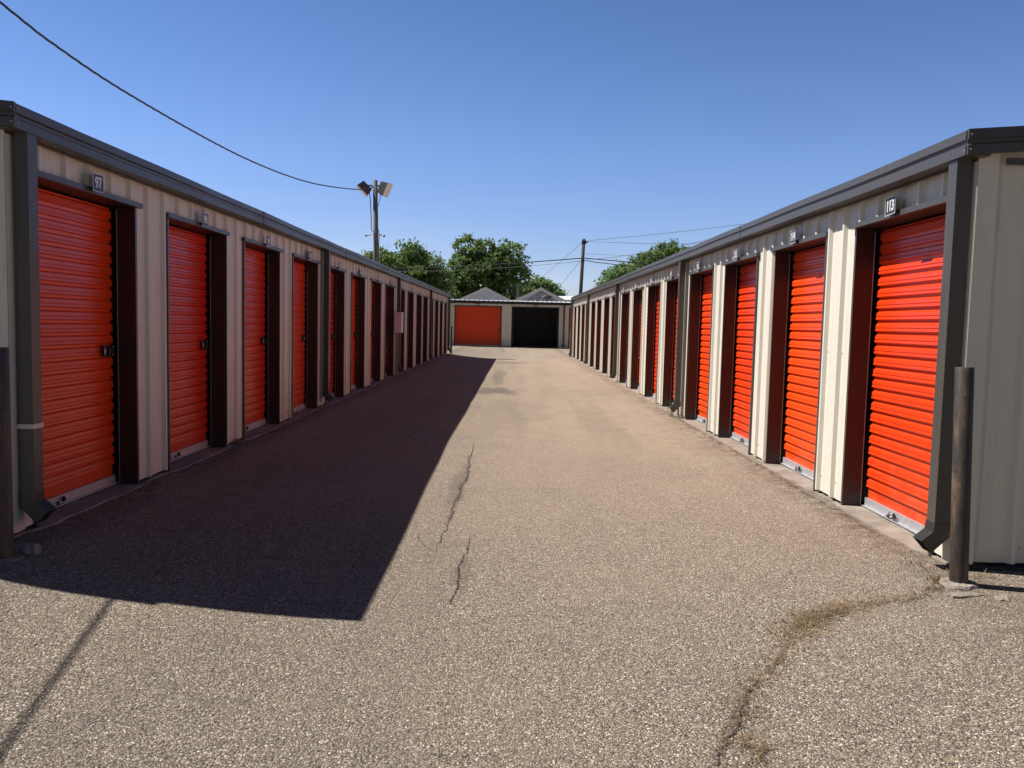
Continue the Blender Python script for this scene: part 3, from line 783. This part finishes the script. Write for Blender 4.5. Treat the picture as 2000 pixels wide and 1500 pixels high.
# ------------------------------------------------------------------ floodlight pole behind the left row
def rot_box(c, size, ax, taper=1.0):
    """8 corners of a box whose local z axis is ax (lens side at +z)"""
    q = Vector(ax).normalized().to_track_quat('Z', 'Y'); c = Vector(c); out = []
    for z, s in ((-0.5, taper), (0.5, 1.0)):
        for x, y in ((-0.5, -0.5), (0.5, -0.5), (0.5, 0.5), (-0.5, 0.5)):
            out.append(c + q @ Vector((x * size[0] * s, y * size[1] * s, z * size[2])))
    return out
BOXF = [(3, 2, 1, 0), (4, 5, 6, 7), (0, 1, 5, 4), (1, 2, 6, 5), (2, 3, 7, 6), (3, 0, 4, 7)]
lp = empty('light_pole', (-6.46, 37.7, -0.05)); tag(lp, 'weathered wooden pole with two floodlights rising behind the shaded storage row', 'light pole')
q = MB(); q.tube([(0, 0, 0), (-0.05, 0, 4.3), (-0.13, 0, 8.0)], [0.15, 0.128, 0.10], 14); q.build('pole', M['wood'], lp, True)
for c, ax, lensax in (((-0.60, -0.05, 7.62), (-0.55, -0.15, -0.62), 0), ((0.30, -0.05, 7.62), (0.86, -0.30, -0.42), 1)):
    h = MB(); h.add(rot_box(c, (0.52, 0.66, 0.36), ax, 0.8), BOXF)
    fl = h.build('floodlight', M['lamp'], lp, bevel=0.01)
    a = Vector(ax).normalized(); l_ = MB(); l_.add(rot_box(Vector(c) + a * 0.195, (0.49, 0.63, 0.028), ax), BOXF)
    l_.build('lens', M['lens'], fl)
    b_ = MB(); b_.tube([(-0.12, 0, 7.72), ((c[0] - 0.12) * 0.55, -0.02, 7.76), Vector(c) - a * 0.1], 0.035, 8); b_.build('bracket', M['lamp'], fl)
q = MB()
q.tube([(-0.38, -0.1, 7.55), (-0.32, -0.12, 7.0), (-0.27, -0.14, 6.2), (-0.26, -0.15, 5.7), (-0.14, -0.15, 5.6), (-0.09, -0.15, 5.2), (-0.05, -0.16, 4.0)], 0.018, 6)
q.tube([(0.16, -0.1, 7.5), (0.12, -0.12, 7.1), (0.0, -0.14, 6.7)], 0.014, 6); q.tube([(-0.02, -0.15, 5.75), (0.09, -0.15, 5.72), (0.11, -0.15, 5.4), (0.08, -0.16, 4.4)], 0.016, 6)
q.build('wiring', M['cable'], lp)
for (dx, dirx, lab) in ((-0.2, -1, 'small white security camera pointing away from the trees on the floodlight pole'), (0.1, 1, 'small white security camera pointing towards the lane on the floodlight pole')):
    sc_ = empty('security_camera', (-6.53 + dx + 0.05, 37.62, 5.42)); tag(sc_, lab, 'camera', 'cameras on the floodlight pole')
    q = MB(); q.tube([(0, 0, 0.02), (dirx * 0.10, -0.04, 0.02)], 0.022, 8); q.tube([(dirx * 0.08, -0.05, 0.01), (dirx * 0.24, -0.12, -0.035)], 0.045, 10); q.build('body', M['white'], sc_)
    q = MB(); q.tube([(dirx * 0.24, -0.12, -0.035), (dirx * 0.30, -0.145, -0.05)], 0.047, 10); q.build('hood', M['cable'], sc_)

# ------------------------------------------------------------------ wires
def spline(pts, n=14):
    out = []; P = [Vector(p) for p in pts]
    for i in range(len(P) - 1):
        a, b, c, d = P[max(0, i - 1)], P[i], P[i + 1], P[min(len(P) - 1, i + 2)]
        for k in range(n):
            t = k / n
            out.append(0.5 * ((2 * b) + (c - a) * t + (2 * a - 5 * b + 4 * c - d) * t * t + (3 * b - a - 3 * c + d) * t ** 3))
    out.append(P[-1]); return out
def sag(a, b, s, n=24):
    a, b = Vector(a), Vector(b); return [a.lerp(b, i / n) - Vector((0, 0, 4 * s * (i / n) * (1 - i / n))) for i in range(n + 1)]
def wire(pts, r, label, mat='cable', twist=False):
    q = MB()
    if twist:
        pts = [Vector(p) for p in pts]; L = [0.0]
        for a, b in zip(pts, pts[1:]): L.append(L[-1] + (b - a).length)
        N = int(L[-1] / 0.12); dense = []; j = 0
        for i in range(N + 1):
            s = L[-1] * i / N
            while j < len(L) - 2 and L[j + 1] < s: j += 1
            dense.append(pts[j].lerp(pts[j + 1], (s - L[j]) / max(1e-6, L[j + 1] - L[j])))
        for ph in (0, 2.1, 4.2):
            q.tube([p + Vector((cos(i * 0.75 + ph), 0, sin(i * 0.75 + ph))) * r * 0.55 for i, p in enumerate(dense)], r * 0.55, 5)
    else: q.tube(pts, r, 6)
    o = q.build('power_cable', M[mat], None, True); tag(o, label, 'cable', 'overhead cables'); return o
wire(spline([(-6.62, 37.6, 7.62), (-6.82, 35.49, 7.16), (-7.12, 32.2, 6.68), (-7.48, 28.93, 6.32), (-7.84, 25.4, 6.13), (-8.17, 21.98, 6.11), (-8.59, 17.85, 6.28), (-8.81, 15.61, 6.49), (-8.95, 14.17, 6.73),
             (-9.5, 9.0, 7.75), (-10.5, 0.0, 9.6), (-11.5, -9.0, 11.2)]), 0.023, 'black twisted cable sweeping down across the open sky to the floodlight pole', twist=True)
wire([(-4.66, 6.3, 2.72), (-4.68, 6.25, 3.0), (-4.71, 4.87, 3.30), (-4.85, 3.52, 3.90), (-5.2, -0.2, 5.45), (-5.7, -6.0, 7.9)], 0.013, 'low service cable leaving the shaded row roof, casting the thin ground shadow')
wire([(-13.0, 58.0, 5.20), (-9.44, 58.0, 5.25), (-5.39, 58.0, 5.42), (0.49, 58.0, 5.88), (4.82, 57.9, 6.30)], 0.036, 'thick black cable crossing the tall trees to the utility pole')
wire([(4.82, 57.9, 6.31), (6.73, 58.0, 6.2), (9.86, 58.0, 5.98), (14, 58, 5.8)], 0.036, 'upper thick black cable from the utility pole behind the sunlit row')
wire([(4.97, 57.9, 6.17), (5.63, 58.0, 6.05), (9.32, 58.0, 5.72), (13, 58, 5.5)], 0.030, 'lower thick black cable from the utility pole behind the sunlit row')
wire(sag((4.71, 57.9, 6.09), (-14, 59, 5.1), 0.35), 0.016, 'thin cable just under the thick one crossing the tall trees', 'grey_cable')
wire(sag((5.07, 57.9, 7.55), (20, 58, 9.6), 0.12), 0.016, 'thin wire climbing skyward from the utility pole top', 'grey_cable')
wire([(5.0, 57.9, 7.50), (7.8, 58, 7.46), (10.5, 58, 7.45), (12.64, 58, 7.50), (13.9, 58, 7.76), (18, 58, 8.9)], 0.016, 'thin level wire from just below the utility pole top', 'grey_cable')
wire(sag((4.95, 57.9, 6.62), (12, 58, 6.55), 0.03), 0.010, 'faint thin wire between the upper wires and thick cables of the pole', 'grey_cable')
wire(sag((5.6, 57.8, 6.24), (14, 57.8, 7.9), 0.18), 0.015, 'thin wire rising over the dark treetop behind the sunlit row', 'grey_cable')
wire(sag((4.78, 57.9, 7.45), (2.66, 95, 6.69), 0.05), 0.016, 'thin service wire dropping from the utility pole top towards the low pale tree', 'grey_cable')
wire(sag((4.62, 57.9, 6.08), (4.05, 95, 4.5), 0.03), 0.016, 'thin service wire dropping from the middle of the utility pole towards the low tree', 'grey_cable')
up = empty('utility_pole', (4.62, 58.0, -0.05)); tag(up, 'dark bare utility pole with wires beyond the sunlit row', 'utility pole')
q = MB(); q.tube([(0, 0, 0), (0.24, 0, 7.72)], [0.15, 0.115], 12); q.build('pole', M['dark_wood'], up, True)
q = MB(); q.box(0.10, 0.42, -0.13, 0.13, 7.36, 7.6); q.box(0.38, 0.56, -0.05, 0.05, 7.46, 7.52); q.box(0.09, 0.33, -0.14, 0.14, 6.1, 6.2); q.build('insulator_bracket', M['dark_metal'], up)

# ------------------------------------------------------------------ houses beyond the end building
def gable_house(x, y, hw, eave, apex, dep, label, vent=False):
    root = empty('house', (x, y, -0.2)); tag(root, label, 'house', 'gabled houses beyond the end building')
    w = MB(); e, a = eave + 0.2, apex + 0.2
    w.add([(-hw, 0, 0), (hw, 0, 0), (hw, 0, e), (0, 0, a), (-hw, 0, e), (-hw, dep, 0), (hw, dep, 0), (hw, dep, e), (0, dep, a), (-hw, dep, e)],
          [(0, 1, 2, 3, 4), (9, 8, 7, 6, 5), (1, 6, 7, 2), (5, 0, 4, 9)])
    w.build('wall', M['siding'], root)
    r = MB(); o = 0.3; sl = (a - e) / hw; t = 0.10
    for s in (-1, 1):
        r.loft([[(0, yy, a + 0.02), (s * (hw + o), yy, e - sl * o + 0.02), (s * (hw + o), yy, e - sl * o + 0.02 + t), (0, yy, a + 0.02 + t)][::s] for yy in (-0.22, dep + 0.2)])
    rf = r.build('roof', M['shingle'], root)
    f = MB()
    for s in (-1, 1):
        f.loft([[(0, yy, a - 0.10), (s * (hw + o), yy, e - sl * o - 0.10), (s * (hw + o), yy, e - sl * o + 0.06), (0, yy, a + 0.06)][::s] for yy in (-0.25, -0.222)])
    f.build('barge_board', M['house_trim'], root)
    if vent:
        v = MB(); fr = MB()
        for k, z in enumerate([a - 0.98 + 0.135 * i for i in range(7)]):
            half = (a - 0.16 - z) / sl * 0.80
            n_ = max(1, int(half * 2 / 0.55))
            for i in range(n_):
                xa = -half + 2 * half * i / n_ + 0.03; xb = -half + 2 * half * (i + 1) / n_ - 0.03
                v.box(xa, xb, -0.03, -0.004, z, z + 0.085)
        v.build('louvre', M['glass_slat'], root)
        for xx in (-0.5, 0.08): fr.box(xx - 0.03, xx + 0.03, -0.05, -0.032, a - 1.1, a - 0.42)
        fr.build('louvre_frame', M['house_trim'], root)
    return root, rf
gable_house(-2.3, 64, 2.25, 3.17, 4.24, 9, 'plain pale grey gabled house top above the closed orange end door')
hr, hroof = gable_house(2.1, 64, 2.25, 3.2, 4.32, 9, 'pale house top with louvred gable above the open bay', True)
q = MB(); q.tube([(-1.86, 1.2, 2.6), (-1.86, 1.2, 4.75)], 0.085, 12); q.tube([(-1.86, 1.2, 4.72), (-1.86, 1.2, 4.95)], 0.13, 12); q.build('flue', M['flue'], hroof)
h3 = empty('house', (6.2, 78, -0.2)); tag(h3, 'pale low roof just showing beside the utility pole foot', 'house')
q = MB(); q.box(-2.6, 4, 0, 8, 0, 4.05); q.build('wall', M['siding'], h3)
q = MB(); q.loft([[(-2.9, yy, zz) for yy, zz in ((-0.3, 4.06), (4, 4.55), (8.3, 4.06), (8.3, 4.16), (4, 4.65), (-0.3, 4.16))], [(4.3, yy, zz) for yy, zz in ((-0.3, 4.06), (4, 4.55), (8.3, 4.06), (8.3, 4.16), (4, 4.65), (-0.3, 4.16))]]); q.build('roof', M['house_trim'], h3)
# satellite dish standing on the end building's roof
sd = empty('satellite_dish', (2.27, 55.6, 3.02)); tag(sd, 'grey oval satellite dish on the roof of the end building', 'satellite dish')
q = MB(); R_ = 0.33
q.loft([[(s * R_ * cos(2 * pi * k / 24), 0.10 * (s * s), s * R_ * 0.62 * sin(2 * pi * k / 24)) for k in range(24)] for s in (1.0, 0.8, 0.55, 0.3, 0.06)])
o = q.build('reflector', M['dish'], sd, True); o.location = (0, 0, 0.36); o.rotation_euler = (-0.2, 0, 0.1)
q = MB(); q.tube([(0, 0.08, -0.05), (0, 0.10, 0.33)], 0.025, 8); q.tube([(0, 0.05, 0.2), (0.02, -0.34, 0.26)], 0.014, 6); q.build('mast', M['dark_metal'], sd)

# ------------------------------------------------------------------ trees
def tree(loc, trunk_h, blobs, leaves, seed, label, mat='leaf', size=0.22, tr=0.28, group='trees beyond the storage yard'):
    r = random.Random(seed); root = empty('tree', loc); tag(root, label, 'tree', group)
    t = MB(); fork = Vector((0, 0, trunk_h))
    t.tube([(0, 0, -0.3), (r.uniform(-.1, .1), 0, trunk_h * 0.5), fork], [tr * 1.25, tr, tr * 0.85], 10)
    for (x, y, z, rx, rz) in blobs:
        c = Vector((x, y, z)); m1 = fork.lerp(c, 0.5) + Vector((r.uniform(-.3, .3), r.uniform(-.3, .3), 0.25))
        t.tube([fork - Vector((0, 0, 0.2)), m1, c], [tr * 0.55, tr * 0.36, tr * 0.12], 7)
        for _ in range(4):
            d = Vector((r.gauss(0, 1), r.gauss(0, 1), r.gauss(0.2, 1))).normalized()
            e = c + Vector((d.x * rx, d.y * rx, d.z * rz)) * 0.85; s_ = m1.lerp(c, r.uniform(0.3, 1))
            t.tube([s_, s_.lerp(e, 0.5) + Vector((0, 0, r.uniform(-.1, .2))), e], [tr * 0.18, tr * 0.11, tr * 0.03], 5)
    t.build('trunk', M['bark'], root)
    vol = [b[3] ** 2 * b[4] for b in blobs]; tot = sum(vol); V = []; F = []
    for b, vv in zip(blobs, vol):
        nclu = max(4, int(leaves / 26 * vv / tot))
        for _ in range(nclu):
            d = Vector((r.gauss(0, 1), r.gauss(0, 1), r.gauss(0, 1))).normalized() * (r.uniform(0.25, 1.0) ** 0.45)
            lump = 1 + 0.16 * sin(d.x * 5 + seed) * sin(d.z * 6 + b[0]) + r.uniform(-0.08, 0.14)
            cc = Vector((b[0] + d.x * b[3] * lump, b[1] + d.y * b[3] * lump, b[2] + d.z * b[4] * lump))
            cr = r.uniform(0.22, 0.48)
            dr = Vector((d.x, d.y, d.z + 0.2))
            for _ in range(26):
                p = cc + Vector((r.gauss(0, 1), r.gauss(0, 1), r.gauss(0, 0.75))) * cr * 0.55 + dr * r.uniform(0, cr * 0.7)
                n_ = (Vector((r.gauss(0, 1), r.gauss(0, 1), r.gauss(0.5, 0.8)))).normalized()
                u = n_.cross(Vector((r.gauss(0, 1), r.gauss(0, 1), r.gauss(0, 1)))).normalized(); w = n_.cross(u)
                s_ = size * r.uniform(0.55, 1.15); i = len(V)
                V += [p - u * s_ * 0.5, p + w * s_ * 0.26, p + u * s_ * 0.5, p - w * s_ * 0.26]; F.append((i, i + 1, i + 2, i + 3))
    me = bpy.data.meshes.new('crown'); me.from_pydata([tuple(v) for v in V], [], F); me.materials.append(M[mat])
    o = bpy.data.objects.new('crown', me); COL.objects.link(o); o.parent = root
    return root
tree((-3.2, 80, -0.2), 3.4, [(0.2, 0, 8.6, 1.55, 1.5), (-1.5, 0, 8.9, 1.3, 1.3), (2.6, 0, 8.3, 1.45, 1.5), (3.3, 0.3, 6.7, 1.3, 1.2), (1.2, -0.5, 6.9, 1.9, 1.5), (-1.6, -0.5, 6.9, 1.9, 1.5),
      (-3.7, 0, 5.6, 1.6, 1.3), (-4.6, 0.2, 4.3, 1.2, 1.0), (-2.3, -0.6, 4.5, 1.9, 1.3), (0.2, -0.4, 5.0, 1.9, 1.3), (2.0, 0, 5.0, 1.7, 1.1), (-0.4, 1.2, 7.4, 1.8, 1.5)],
     30000, 3, 'tallest tree, broad and lumpy with bare limbs showing, above the plain gabled house', size=0.36, tr=0.36)
tree((-8.6, 66, -0.2), 3.0, [(0.1, 0, 7.0, 1.15, 1.0), (-1.3, 0.2, 6.1, 1.25, 1.1), (1.4, 0, 6.1, 1.3, 1.0), (2.2, 0.2, 5.0, 1.1, 0.9), (0.2, -0.5, 5.3, 1.7, 1.2), (-1.9, 0, 4.7, 1.2, 1.0), (0.9, 0, 4.2, 1.6, 1.0), (-0.8, 0.4, 3.9, 1.5, 1.0), (2.0, 0.3, 3.7, 1.2, 0.8)],
     24000, 7, 'round dense green tree between the floodlight pole and the tallest tree', size=0.31, tr=0.3)
tree((-11.6, 64, -0.2), 2.8, [(0.5, 0, 6.2, 1.1, 0.9), (-0.9, 0, 5.5, 1.1, 0.9), (0.2, 0, 4.6, 1.5, 1.0), (-1.9, 0, 4.7, 0.9, 0.8)], 11000, 9, 'small tree top directly behind the floodlight pole', size=0.3, tr=0.24)
tree((2.5, 86, -0.2), 2.6, [(0.3, 0, 5.6, 1.35, 1.0), (-1.5, 0, 5.0, 1.15, 0.9), (1.5, 0, 5.0, 1.2, 0.9), (0.1, 0, 4.2, 1.8, 0.9), (-2.4, 0, 4.1, 0.8, 0.7), (2.2, 0, 4.1, 0.8, 0.6)], 13000, 12, 'low pale green tree behind the louvred house', 'leaf_light', 0.34, 0.24)
tree((13.3, 74, -0.2), 3.0, [(0.6, 0, 8.2, 1.3, 1.1), (-0.8, 0, 7.6, 1.2, 1.0), (2.0, 0, 7.9, 1.2, 1.0), (-2.3, 0, 6.8, 1.2, 0.9), (0.4, -0.3, 6.6, 1.9, 1.1), (-3.2, 0, 5.9, 1.0, 0.8), (2.6, 0, 6.6, 1.4, 1.1), (-1.4, 0, 5.5, 1.7, 1.0)], 22000, 15, 'dark green tree rising over the sunlit row, taller of the two', size=0.33, tr=0.3)
tree((8.0, 62, -0.2), 2.6, [(-0.2, 0, 5.5, 0.85, 0.65), (0.9, 0, 5.4, 0.95, 0.7), (-0.8, 0, 4.8, 0.7, 0.6), (0.4, 0, 4.4, 1.2, 0.8)], 9000, 18, 'lighter small tree over the sunlit row beside the taller dark tree', 'leaf_light', 0.28, 0.2)

# ------------------------------------------------------------------ dry grass, weeds
def blades(mb, x, y, z, n, r, spread, hl, lay=0.5):
    for _ in range(n):
        bx_, by_ = x + r.gauss(0, spread), y + r.gauss(0, spread)
        a = r.uniform(0, 2 * pi); L = r.uniform(*hl); lean = r.uniform(max(lay, 0.88), 1.0) if r.random() < 0.9 else r.uniform(0.4, 1)
        d = Vector((cos(a) * lean, sin(a) * lean, math.sqrt(max(0.0, 1 - lean * lean)) + 0.03)); side = Vector((-sin(a), cos(a), 0)) * r.uniform(0.0008, 0.0026)
        p0 = Vector((bx_, by_, (z if z is not None else zg(bx_, by_)) + 0.004)); p1 = p0 + d * L * 0.55; p2 = p0 + d * L + Vector((r.uniform(-.2, .2) * L, r.uniform(-.2, .2) * L, -0.12 * L))
        p2.z = max(p2.z, p0.z)
        mb.add([p0 - side, p0 + side, p1 + side * 0.8, p1 - side * 0.8, p2], [(0, 1, 2, 3), (3, 2, 4)])
r = random.Random(21); q = MB()
path = [(2.62, 4.6, 20, .04), (2.5, 4.51, 36, .045), (2.28, 4.37, 40, .05), (2.01, 4.34, 70, .055), (1.81, 4.27, 190, .05), (1.62, 4.18, 220, .06), (1.52, 4.05, 190, .06), (1.42, 3.91, 70, .05),
        (1.22, 3.62, 60, .04), (1.08, 3.41, 50, .05), (0.99, 3.22, 35, .04), (0.88, 3.02, 40, .03), (0.98, 2.93, 70, .025), (0.86, 2.76, 40, .02), (0.76, 2.72, 30, .03)]
for (x0, y0, n0, s0), (x1, y1, n1, s1) in zip(path, path[1:]):
    for i in range(6):
        t = i / 6; blades(q, x0 + (x1 - x0) * t, y0 + (y1 - y0) * t, None, int((n0 + (n1 - n0) * t) / 4), r, s0 + (s1 - s0) * t, (0.02, 0.075))
for _ in range(160): blades(q, r.uniform(-0.5, 2.5), r.uniform(2.6, 9), None, 1, r, 0.01, (0.02, 0.06), 0.9)
for _ in range(220): blades(q, 2.62 - abs(r.gauss(0, 0.07)), r.uniform(4.9, 16), None, 2, r, 0.02, (0.02, 0.06), 0.8)
for _ in range(120): blades(q, -2.98 + abs(r.gauss(0, 0.07)), r.uniform(5, 14), None, 2, r, 0.02, (0.02, 0.06), 0.8)
blades(q, 2.85, 4.66, None, 90, r, 0.09, (0.02, 0.06), 0.9)
tag(q.build('dry_grass', M['straw']), 'dry straw and dead grass strewn along the crack towards the near sunlit bollard', 'dry grass', kind='stuff')

def weed(x, y, n, h, label, mat, seed, spread=0.02):
    r = random.Random(seed); q = MB()
    for _ in range(n):
        a = r.uniform(0, 2 * pi); L = r.uniform(0.5, 1.0) * h; lean = r.uniform(0.05, 0.7); w = r.uniform(0.002, 0.005)
        b = Vector((r.gauss(0, spread), r.gauss(0, spread), 0)); d = Vector((cos(a) * lean, sin(a) * lean, 1)).normalized(); s = Vector((-sin(a), cos(a), 0)) * w
        m = b + d * L * 0.6; e = b + d * L + Vector((cos(a), sin(a), -0.4)) * L * 0.2
        q.add([b - s * .5, b + s * .5, m + s, m - s, e], [(0, 1, 2, 3), (3, 2, 4)])
        if mat == 'weed':
            for _ in range(3):
                t = r.uniform(0.3, 1); p = b + d * L * t; u = Vector((r.gauss(0, 1), r.gauss(0, 1), r.gauss(0.3, .5))).normalized() * r.uniform(0.02, 0.045); v = u.cross(Vector((0, 0, 1))).normalized() * 0.010
                q.add([p, p + u * .5 + v, p + u, p + u * .5 - v], [(0, 1, 2, 3)])
    o = q.build('weed' if mat == 'weed' else 'grass_tuft', M[mat]); o.location = (x, y, zg(x, y)); tag(o, label, 'weed' if mat == 'weed' else 'grass tuft')
weed(2.60, 12.97, 26, 0.34, 'green leafy weed at the foot of the sunlit row beside a downspout', 'weed', 1)
weed(2.49, 4.58, 46, 0.06, 'low dry grass tuft touching the near sunlit bollard', 'straw', 2, 0.03)
weed(2.56, 4.86, 26, 0.05, 'dry grass tuft under the near sunlit downspout', 'straw', 3, 0.05)
weed(-3.02, 8.78, 60, 0.10, 'dry grass tuft at the wall between the second and third shaded doors', 'straw', 4, 0.04)
weed(-3.0, 10.93, 14, 0.34, 'tall dry grass stalks by the third pier of the shaded row', 'straw', 5, 0.02)
weed(-2.97, 6.55, 30, 0.06, 'tiny dry tuft at the foot of the first shaded pier', 'straw', 6, 0.03)
